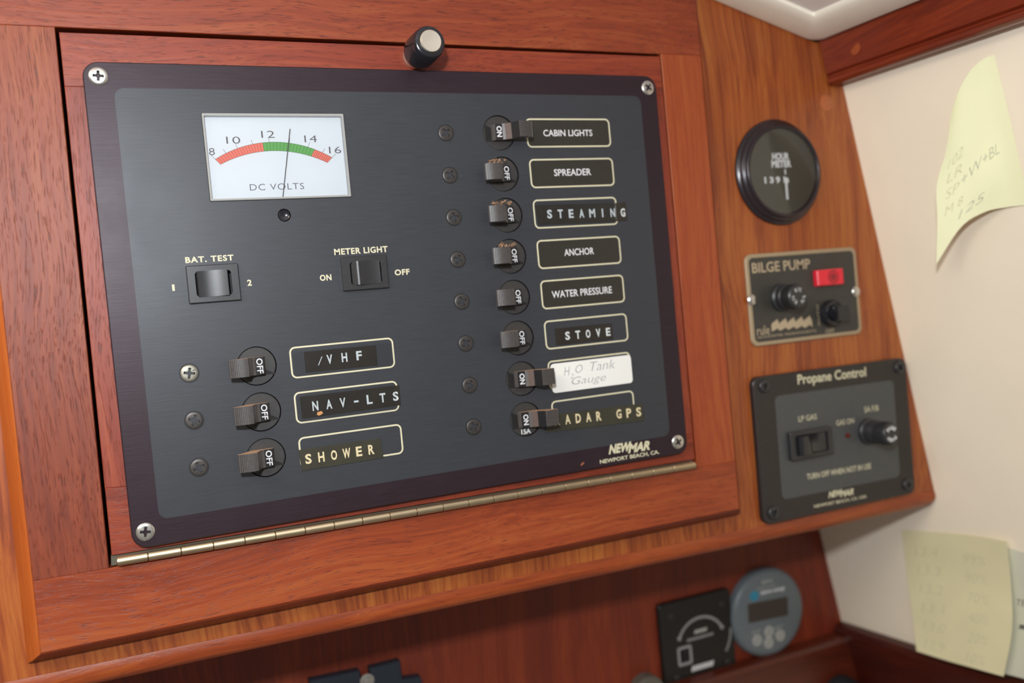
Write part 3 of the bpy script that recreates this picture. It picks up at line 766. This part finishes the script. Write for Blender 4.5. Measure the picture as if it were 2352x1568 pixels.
text('handwriting', 'O', 214.2, 152.6, 4.2, 4.0, 0.3, m_pencil, st, shear=0.3, bold=-0.015)
text('handwriting', 'Tank', 223.0, 152.6, 14.6, 4.6, 0.3, m_pencil, st, shear=0.3, bold=-0.015)
text('handwriting', 'Gauge', 211.5, 159.6, 20.0, 5.0, 0.3, m_pencil, st, shear=0.3, bold=-0.015)

# ================================================================ hour meter
hc = (366.6, 50.9)
hm = empty('hour_meter', P(hc[0], hc[1], B), 'round black hour meter with ridged bezel on the right of the board', 'gauge')
bm = NB(); lathe(bm, hc[0]+0.6, hc[1], [(31.0, B), (31.2, B+1.0), (30.5, B+1.9), (29.5, B+2.2), (29.2, B+2.8), (29.1, B+3.6), (28.4, B+4.4), (27.6, B+4.6), (27.3, B+5.2), (27.2, B+6.0), (26.5, B+6.7), (25.6, B+6.8), (25.0, B+6.2), (24.8, B+4.0), (23, B+3.9)], 64)
link('bezel', bm, m_hourbez, hm, smooth=True, sharp=60)
bm = NB(); lathe(bm, hc[0]+0.6, hc[1], [(25, B+2.4), (25, B+4.1), (0, B+4.1)], 48); fc = link('face', bm, m_hourface, hm)
hz = B+4.12; hx = hc[0]-0.4
m_hourp = mat('dial_white_print', rgb(248, 248, 246), 0.5)
text('lettering', 'HOUR', hx-5.6, 44.2, 12.6, 4.2, hz, m_hourp, hm, bold=0.045)
text('lettering', 'METER', hx-6.4, 48.6, 14.6, 4.2, hz, m_hourp, hm, bold=0.045)
bm = NB(); box(bm, hx-13.4, 52.8, hz, hx+16, 58.6, hz+0.06); dg = link('counter_window', bm, m_hourface, hm)
text('digits', '1391', hx-12.6, 57.8, 15.2, 3.9, hz+0.08, m_hourp, hm, bold=0.05, spacing=1.5)
bm = NB(); box(bm, hx+2.7, 49.7, hz, hx+3.7, 52.8, hz+0.1); box(bm, hx+2.3, 58.0, hz, hx+4.0, 67.5, hz+0.1); link('dial_marks', bm, m_hourp, hm, kind='stuff')
bm = NB(); lathe(bm, hx+3.2, 56.4, [(1.9, hz+0.1), (1.9, hz+0.4), (0, hz+0.4)], 20); link('indicator_wheel', bm, m_hourp, hm)
bm = NB(); lathe(bm, hc[0]+0.6, hc[1], [(25.0, B+5.6), (25.0, B+6.0), (0, B+6.0)], 48); link('glass', bm, m_clear, hm)

# ================================================================ bilge pump panel
bp_ = empty('bilge_pump_panel', P(379, 150, B), 'small black bilge pump panel with tan border and red lamp', 'control panel')
z = B+1.6
bm = NB(); prism(bm, rrect(337.0, 97.9, 421.4, 151.4, 4.2, 8), B, z, 0.3); link('plate', bm, m_tan, bp_, label='tan rimmed metal plate')
bm = NB(); prism(bm, rrect(339.3, 100.1, 419.0, 149.2, 3.0, 8), z, z+0.06); link('printed_field', bm, m_bilge, bp_)
zz = z+0.08
m_tant = mat('tan_print', rgb(178, 160, 132), 0.5)
text('lettering', 'BILGE PUMP', 341.3, 109.0, 43.2, 6.0, zz, m_tant, bp_, bold=0.015)
text('lettering', 'rule', 341.0, 145.2, 9.2, 5.4, zz, m_tant, bp_, bold=0.0)
text('lettering', 'GLOUCESTER, MASSACHUSETTS', 341.0, 147.2, 44, 1.5, zz, m_tant, bp_)
text('lettering', 'OFF', 392.3, 148.8, 6.8, 2.5, zz, m_tant, bp_)
text('lettering', 'AUTO', 388.3, 143.8, 13.0, 1.5, zz, m_tant, bp_, deg=90)
bm = NB(); pts = []; low = []
for k in range(61):
    t = k/60; u = 351.8+t*30.6; ph = (t*5) % 1.0
    pts.append((u, 140.8-3.3*(ph**0.6 if ph < 0.75 else (1-ph)/0.25)-0.8)); low.append((u, 143.9-2.0*(ph if ph < 0.6 else (1-ph)/0.4)+0.0))
prism(bm, pts+low[::-1], zz, zz+0.04); link('wave_emblem', bm, m_tant, bp_)
for u, v in ((338.9, 124.3), (418.2, 125.4)):
    bm = NB(); lathe(bm, u, v, [(3.2, z), (3.1, z+0.9), (2.3, z+1.7), (1.0, z+2.1), (0, z+2.15)], 24); link('mounting_screw', bm, m_steel, bp_, smooth=True, label='domed steel screw head')
bm = NB(); prism(bm, rrect(386.3, 110.4, 406.8, 120.0, 0.6, 3), z, z+3.6, 0.6); il = link('indicator_lamp', bm, m_redlens, bp_, label='red rectangular lamp')
bm = NB(); outline(bm, circ(398.3, 115.1, 3.9, 28), 0.8, z+3.6, z+3.8); lathe(bm, 398.3, 115.1, [(2.2, z+3.6), (2.2, z+3.8), (0, z+3.8)], 20); link('lens_ring', bm, m_redlensd, il)
def fuseholder(cu, cv, z, parent, L=17, r=6.6, base=9.0, segs=3, mt=m_whitep):
    bm = NB(); lathe(bm, cu, cv, [(base, z), (base, z+2.0), (base-0.8, z+2.8), (r+1.0, z+3.0), (r+1.0, z+L*0.42), (r+0.5, z+L*0.46), (r+0.5, z+L*0.55), (r+0.8, z+L*0.58), (r+0.4, z+L*0.95), (r-0.4, z+L), (0, z+L)], 40)
    f = link('fuse_holder', bm, m_black, parent, smooth=True, sharp=40, label='black screw cap fuse holder')
    # grip ribs
    bm = NB()
    for k in range(24):
        a = 2*math.pi*k/24; x, y = cu+(r+0.75)*math.cos(a), cv+(r+0.75)*math.sin(a)
        prism(bm, circ(x, y, 0.35, 6), z+L*0.6, z+L*0.93)
    link('grip_ribs', bm, m_black, f, kind='stuff')
    bm = NB()
    for k in range(segs):
        c0 = 90+k*360/segs if segs == 3 else 90+k*180
        span = 62 if segs == 3 else 120
        wedge = ['FUSE', 'PUSH', 'TURN'][k % 3]
        for q, ch in enumerate(wedge):
            a = math.radians(c0+(q-1.5)*(-span/4)); rr2 = r*0.56
            vs, fs = text_geo(ch, 0.05, 0.05)
            nv = []
            for x, y, zc in vs:
                X, Y = (x-0.5)*1.7, (y-0.5)*2.2+rr2+0.3
                ca, sa = math.cos(a-math.pi/2), math.sin(a-math.pi/2)
                nv.append(bm.verts.new(P(cu+X*ca-Y*sa, cv-(X*sa+Y*ca), z+L+(0.06 if zc > 0 else 0.01))))
            for ff in fs:
                try: bm.faces.new([nv[i] for i in ff])
                except ValueError: pass
    link('cap_lettering', bm, mt, f)
    return f
m_greyp = mat('grey_cap_print', rgb(170, 172, 170), 0.5)
fuseholder(361.0, 124.6, z+0.06, bp_, L=14.5, r=6.4, base=8.4, segs=3, mt=m_greyp)
# rotary / toggle switch
bm = NB(); lathe(bm, 397.2, 137.0, [(8.2, z+0.06), (8.2, z+3.2), (7.4, z+4.4), (6.4, z+4.6), (6.4, z+3.6), (5.2, z+3.6), (5.0, z+6.5), (0, z+6.5)], 36)
tg = link('selector_switch', bm, m_blackgl, bp_, smooth=True, label='black three-position selector')
bm = NB()
loft(bm, [[(393.0, 133.2, -(z+6)), (401.2, 133.2, -(z+6)), (401.2, 140.4, -(z+6)), (393.0, 140.4, -(z+6))],
          [(391.8, 132.6, -(z+12)), (400.9, 132.6, -(z+12)), (400.9, 141.2, -(z+12)), (391.8, 141.2, -(z+12))]])
link('toggle', bm, m_blackgl, tg)

# ================================================================ propane control panel
pc = empty('propane_panel', P(393, 256, B), 'black propane control panel below the bilge pump panel', 'control panel')
z = B+3.6
pol = rotp(rrect(333.2, 169.3, 453.2, 255.2, 5.0, 8), 393, 212, 0.35)
bm = NB(); prism(bm, pol, B+0.12, z, 0.5); link('plate', bm, m_propane, pc)
bm = NB(); prism(bm, rotp(rrect(347.9, 182.0, 441.2, 242.8, 3.4, 7), 393, 212, 0.6), z, z+0.06); link('printed_field', bm, m_greyfield, pc, label='grey printed field')
zz = z+0.08
text('lettering', 'Propane Control', 366.0, 177.2+1.2, 53.5, 7.6, zz, m_cream, pc, deg=-1.2, bold=0.02)
text('lettering', 'LP GAS', 364.3, 198.6, 13.8, 3.3, zz, m_cream, pc, deg=-1)
text('lettering', 'GAS ON', 392.8, 204.8, 14.0, 3.2, zz, m_cream, pc, deg=-1)
text('lettering', '5A F/B', 415.8, 199.8, 11.6, 3.6, zz, m_cream, pc, deg=-1)
text('lettering', 'TURN OFF WHEN NOT IN USE', 367, 233.6, 50.5, 3.4, zz, m_cream, pc, deg=-1.2, bold=0.01)
link('logo_lettering', text_bm(text_bm(NB(), 'NEW', 382.0, 247.2, 11.2, 3.9, zz, bold=0.045, shear=0.35), 'MAR', 391.2, 248.2, 10.8, 3.9, zz+0.01, bold=0.045, shear=0.35), m_cream, pc)
text('lettering', 'NEWPORT BEACH, CA. USA', 370.6, 251.5, 41.4, 2.2, z+0.01, m_cream, pc, deg=-1.0, bold=0.01)
for u, v, a in ((341.2, 174.8, 20), (447.0, 175.4, 50), (446.4, 249.4, 10), (340.2, 248.7, 35)):
    bm = NB(); screw_bm(bm, u, v, 4.0, z, 1.6, a); link('mounting_screw', bm, [m_black, m_blackrec], pc, smooth=True)
# rocker with a raised frame
bm = NB(); prism(bm, rrect(354.6, 203.8, 386.6, 220.4, 0.8, 3), z+0.06, z+3.2, 0.5, [rrect(358.6, 206.2, 382.8, 218.0, 0.8, 3)], back=False)
rs = link('rocker_switch', bm, m_black, pc)
bm = NB(); box(bm, 357, 205, z+0.07, 384, 219.5, z+0.4); link('switch_well', bm, m_blackrec, rs)
bm = NB(); uvprism_v(bm, [(359.2, z+0.4), (359.2, z+5.0), (361.0, z+6.4), (364.5, z+6.2), (368.5, z+4.6), (371, z+2.6), (382.2, z+2.2), (382.2, z+0.4)], 206.6, 217.6)
link('rocker', bm, m_blackgl, rs, smooth=True, sharp=40)
bm = NB(); lathe(bm, 400.8, 211.8, [(1.6, z+0.05), (1.5, z+0.9), (0.8, z+1.3), (0, z+1.4)], 16); link('indicator_lamp', bm, mat('dark_red_led', rgb(90, 16, 18), 0.3), pc, smooth=True, label='small dark red lamp')
fuseholder(417.4, 211.6, z+0.06, pc, L=18.5, r=6.0, base=8.2, segs=2, mt=m_whitep)

# ================================================================ instruments on the lower panel
LP = -zl
bmn = empty('battery_monitor', P(412, 387, LP), 'round grey battery monitor with small dark display', 'gauge')
cu, cv = 413.8, 352.6
bm = NB(); lathe(bm, cu, cv, [(32.2, LP), (32.2, LP+3.5), (31.6, LP+5.6), (29.8, LP+7.0), (27.5, LP+7.6), (0, LP+7.6)], 56); link('bezel', bm, m_mon, bmn, smooth=True, sharp=50)
z = LP+7.62
bm = NB(); prism(bm, rotp(rrect(394.4, 343.0, 430.2, 356.8, 0.8, 3), cu, cv, 3.2), z, z+0.15); link('display', bm, m_lcd, bmn, label='dark blank display')
for i, (u, v) in enumerate(((400.2, 369.3), (411.2, 365.6), (410.2, 373.4), (421.0, 370.5))):
    bm = NB(); outline(bm, circ(u, v, 4.0, 24), 1.5, z, z+0.5); lathe(bm, u, v, [(1.5, z), (1.5, z+0.25), (0, z+0.25)], 14)
    link('button', bm, m_btn, bmn, smooth=True)
bm = NB(); prism(bm, [(398, 334.6), (402, 333.4), (405.6, 336.2), (404.0, 340.4), (400.6, 341.2), (397.0, 338.6)], z, z+0.06); link('logo_mark', bm, m_cyan, bmn, label='blue-green logo mark')
text('lettering', 'victron energy', 406.4, 338.6, 22.8, 3.6, z, m_whitep, bmn, deg=-1.6, bold=0.05)
text('lettering', 'BMV', 409.2, 330.8, 9.5, 3.0, z, m_btn, bmn, deg=-1.6)
text('lettering', 'battery monitor', 404.2, 334.2, 17.5, 2.2, z, m_btn, bmn, deg=-1.6)
text('lettering', 'SETUP', 396.6, 364.2, 7.4, 1.9, z, m_btn, bmn); text('lettering', 'SELECT', 416.6, 365.4, 8.4, 1.9, z, m_btn, bmn)

ch = empty('charger_remote', P(353, 388, LP), 'square black remote panel with arc scale left of the round monitor', 'control panel')
z = LP+4.0
pol = rrect(322.8, 328.4, 383.2, 386.6, 3.2, 6)
bm = NB(); prism(bm, pol, LP, z, 0.6); link('plate', bm, m_sq, ch)
bm = NB(); A0 = [(336.6+23.0*0+0, 0)]
pts = []
for k in range(25):
    a = math.radians(200-220*k/24); pts.append((355.6+19.4*math.cos(a), 361.5-17.8*math.sin(a)))
pts = [p for p in pts if p[1] < 355.5]
strip(bm, pts, 1.9, z, z+0.05); link('arc_scale', bm, m_sqp, ch, label='grey printed arc scale')
bm = NB(); prism(bm, circ(pts[0][0]-0.6, pts[0][1]+1.0, 1.6, 14), z, z+0.06); prism(bm, circ(pts[-1][0]+0.6, pts[-1][1]+1.0, 1.6, 14), z, z+0.06); link('scale_ends', bm, m_sqp, ch)
def smear(name, u0, v0, w, h, n_, sl, mt_):
    b_ = NB(); sw_ = w/n_
    for k in range(n_):
        x_ = u0+k*sw_; y_ = v0-sl*k*sw_; prism(b_, [(x_+0.3*h, y_-h), (x_+sw_*0.86+0.3*h, y_-h), (x_+sw_*0.86, y_), (x_, y_)], z, z+0.05)
    return link(name, b_, mt_, ch)
smear('worn_print', 350.0, 354.4, 10.6, 2.6, 5, 0.0, m_btn)
smear('worn_print', 343.4, 358.4, 22.4, 1.7, 13, 0.0, m_sqp)
bm = NB(); outline(bm, rrect(335.0, 360.8, 346.8, 374.2, 1.4, 4), 1.9, z, z+0.06); rw = link('switch_outline', bm, m_sqp, ch)
bm = NB(); prism(bm, rrect(338.4, 363.8, 343.4, 371.4, 0.5, 3), z, z+0.8, 0.2); link('push_button', bm, m_blackrec, ch)
smear('worn_print', 345, 380.0, 18.6, 3.6, 8, 0.0, m_whitep)
bm = NB(); pts = []
for k in range(9):
    a = math.radians(-2-34*k/8); pts.append((352+29.0*math.cos(a), 356-28*math.sin(a)))
strip(bm, pts, 1.3, z, z+0.05); link('swoosh', bm, m_sqp, ch)
for u, v in ((332.6, 338.4), (375.4, 338.8), (333.0, 381.6), (376.4, 380.6)):
    bm = NB(); screw_bm(bm, u, v, 2.1, z, 0.5, 30); link('mounting_screw', bm, [m_dkscrew, m_blackrec], ch, smooth=True)

nb = empty('radio_bracket', P(115, 338, LP), 'dark blue notched metal bracket at the bottom edge, with steel screw', 'bracket')
bm = NB(); prism(bm, [(84, 319.6), (113.6, 320.8), (114.2, 327.5), (119.6, 327.5), (119.4, 321.0), (138.4, 321.0), (138.8, 332.4), (150.0, 333.6), (153, 347), (84, 347)], LP, LP+6.5, 0.6)
link('plate', bm, m_navy, nb)
bm = NB(); lathe(bm, 117.2, 327.8, [(4.3, LP+6.5), (4.3, LP+7.3), (2.6, LP+7.6), (2.4, LP+8.6), (0, LP+9.2)], 24); link('mounting_screw', bm, m_steel, nb, smooth=True, label='bright screw with washer')
bm = NB(); lathe(bm, 308, 384, [(11.5, LP), (11.5, LP+8.5), (10.4, LP+10), (0, LP+10)], 32)
tag(link('round_socket', bm, m_grey, smooth=True), 'grey round socket cap cut off by the bottom edge beside the black remote', 'socket')
bm = NB(); lathe(bm, 466, 426, [(16.5, LP+13.2), (16.5, LP+20), (14, LP+24), (8, LP+25), (0, LP+25)], 32)  # black shape put in for an unidentified dark area under the ledge
tag(link('black_stand_in', bm, mat('matt_black', rgb(20, 20, 24), 0.7), smooth=True), 'matt black rounded stand-in for an unidentified dark area, cut off at the bottom edge under the ledge', 'cap')

# ================================================================ paper notes on the side wall
def surf(G):
    na, nb_ = len(G)-1, len(G[0])-1
    def cr(p0, p1, p2, p3, t): return 0.5*((2*p1)+(-p0+p2)*t+(2*p0-5*p1+4*p2-p3)*t*t+(-p0+3*p1-3*p2+p3)*t**3)
    def g(i, j):
        i2, j2 = max(0, min(na, i)), max(0, min(nb_, j)); p = Vector(G[i2][j2])
        if i != i2: q = Vector(G[1 if i < 0 else na-1][j2]); p = 2*p-q
        if j != j2: q = Vector(G[i2][1 if j < 0 else nb_-1]); p = p+(p-q)
        return p
    def f(a, b):
        x, y = a*na, b*nb_; i, j = min(int(x), na-1), min(int(y), nb_-1); s, t = x-i, y-j
        rows = [cr(g(i+k, j-1), g(i+k, j), g(i+k, j+1), g(i+k, j+2), t) for k in (-1, 0, 1, 2)]
        return cr(*rows, s)
    return f
def nrm(f, a, b):
    e = 1e-3; n = (f(min(1, a+e), b)-f(max(0, a-e), b)).cross(f(a, min(1, b+e))-f(a, max(0, b-e))); n.normalize()
    return n if n.dot(Vector((-1, 0, -0.3))) > 0 else -n
def note(name, G, mt, label, cat='note', grp=None):
    f = surf(G); N = 18; bm = NB()
    A = [[bm.verts.new(Q(tuple(f(i/N, j/N)))) for j in range(N+1)] for i in range(N+1)]
    Bk = [[bm.verts.new(Q(tuple(f(i/N, j/N)-nrm(f, i/N, j/N)*0.15))) for j in range(N+1)] for i in range(N+1)]
    for i in range(N):
        for j in range(N):
            bm.faces.new((A[i][j], A[i+1][j], A[i+1][j+1], A[i][j+1])); bm.faces.new((Bk[i][j], Bk[i][j+1], Bk[i+1][j+1], Bk[i+1][j]))
    for k in range(N):
        bm.faces.new((A[0][k], A[0][k+1], Bk[0][k+1], Bk[0][k])); bm.faces.new((A[N][k], Bk[N][k], Bk[N][k+1], A[N][k+1]))
        bm.faces.new((A[k][0], Bk[k][0], Bk[k+1][0], A[k+1][0])); bm.faces.new((A[k][N], A[k+1][N], Bk[k+1][N], Bk[k][N]))
    o = link(name, bm, mt, smooth=True, sharp=50); tag(o, label, cat, grp); return o, f
def write(o, f, s, x0, y0, w, h, mt, flip=False, slope=0.0, bold=-0.012):
    """lettering laid on the paper; x runs left to right and y top to bottom, both 0..1"""
    def fn(x, y, z):
        a = y0+h*(1-y)-slope*x*w; b = x0+x*w
        if flip: b = 1-b
        a, b = max(0, min(1, a)), max(0, min(1, b))
        return Q(tuple(f(a, b)+nrm(f, a, b)*(0.12 if z > 0 else 0.05)))
    bm = NB(); text_bm(bm, s, 0, 0, 1, 1, 0, fn=fn, bold=bold, shear=0.25)
    link('handwriting', bm, mt, o)
G1 = [[[433.6, 8.2, -81.2], [431.4, 9.1, -77.2], [426.8, 13.8, -72.6], [422.9, 22.9, -67.8], [419.9, 35.1, -64.1]], [[437.4, 27.6, -82.1], [435.1, 29.4, -75.8], [430.3, 33.8, -70.1], [425.5, 43.7, -63.2], [421.7, 53.1, -57.6]], [[441.1, 47.0, -82.7], [438.8, 48.8, -75.2], [433.1, 54.3, -68.7], [428.0, 64.0, -58.6], [422.3, 70.6, -49.5]], [[444.9, 66.6, -83.0], [442.6, 68.5, -75.3], [435.8, 74.1, -68.1], [430.4, 82.8, -57.1], [423.9, 90.7, -46.6]], [[448.9, 87.4, -83.3], [445.8, 87.0, -71.8], [438.3, 88.3, -64.9], [431.5, 95.0, -55.0], [425.8, 113.7, -42.2]]]
for r in G1:
    for p in r: p[0] -= 0.4
o, f = note('sticky_note', G1, m_note, 'curled pale yellow sticky note high on the cream wall, with scribbled letters')
write(o, f, '+W+BL', 0.28, 0.56, 0.46, 0.065, m_ink1, flip=True, slope=0.02)
write(o, f, '125', 0.22, 0.80, 0.28, 0.08, m_ink1, flip=True)
write(o, f, '102', 0.12, 0.38, 0.2, 0.06, m_ink, flip=True); write(o, f, 'LR', 0.12, 0.48, 0.18, 0.06, m_ink, flip=True)
write(o, f, 'SP', 0.1, 0.58, 0.16, 0.06, m_ink, flip=True); write(o, f, 'M 8', 0.08, 0.69, 0.2, 0.06, m_ink, flip=True)
G3 = [[[481.5, 287.7, -22.0], [482.5, 288.8, -32.8], [484.2, 290.7, -48.1]], [[488.7, 331.5, -15.8], [488.7, 327.5, -30.8], [490.8, 329.1, -45.8]], [[491.2, 374.1, -10.3], [492.4, 372.7, -27.2], [493.9, 372.0, -45.8]]]
o, f = note('paper_slip', G3, m_note3, 'pale paper slip with black print, half hidden behind the lower note')
write(o, f, 'TEL 24', 0.38, 0.42, 0.5, 0.05, m_inkb); write(o, f, '=1 5A', 0.38, 0.60, 0.6, 0.06, m_inkb, bold=0.04)
G2 = [[[475.9, 290.5, 46.5], [477.2, 287.0, 18.9], [478.0, 284.2, -8.4], [477.7, 283.1, -31.7]], [[480.3, 319.9, 49.0], [481.0, 315.6, 19.7], [481.7, 312.6, -6.0], [482.0, 311.7, -29.0]], [[479.2, 347.7, 46.3], [479.9, 343.9, 18.1], [481.0, 341.5, -5.6], [482.1, 339.9, -27.2]], [[477.3, 373.4, 43.0], [479.1, 373.1, 21.1], [480.8, 372.1, 0.0], [483.3, 371.7, -18.1]]]
o, f = note('sticky_note', G2, m_note2, 'flat faded yellow note low on the cream wall, with columns of numbers')
for i, (a, b) in enumerate((('13.4', '99%'), ('13.3', '90%'), ('13.2', '70%'), ('13.1', '40%'), ('13.0', '20%'), ('12.9', '10%'))):
    y = 0.13+i*0.148
    write(o, f, a, 0.10, y, 0.22, 0.075, m_ink); write(o, f, b, 0.55, y+0.02, 0.22, 0.075, m_ink)
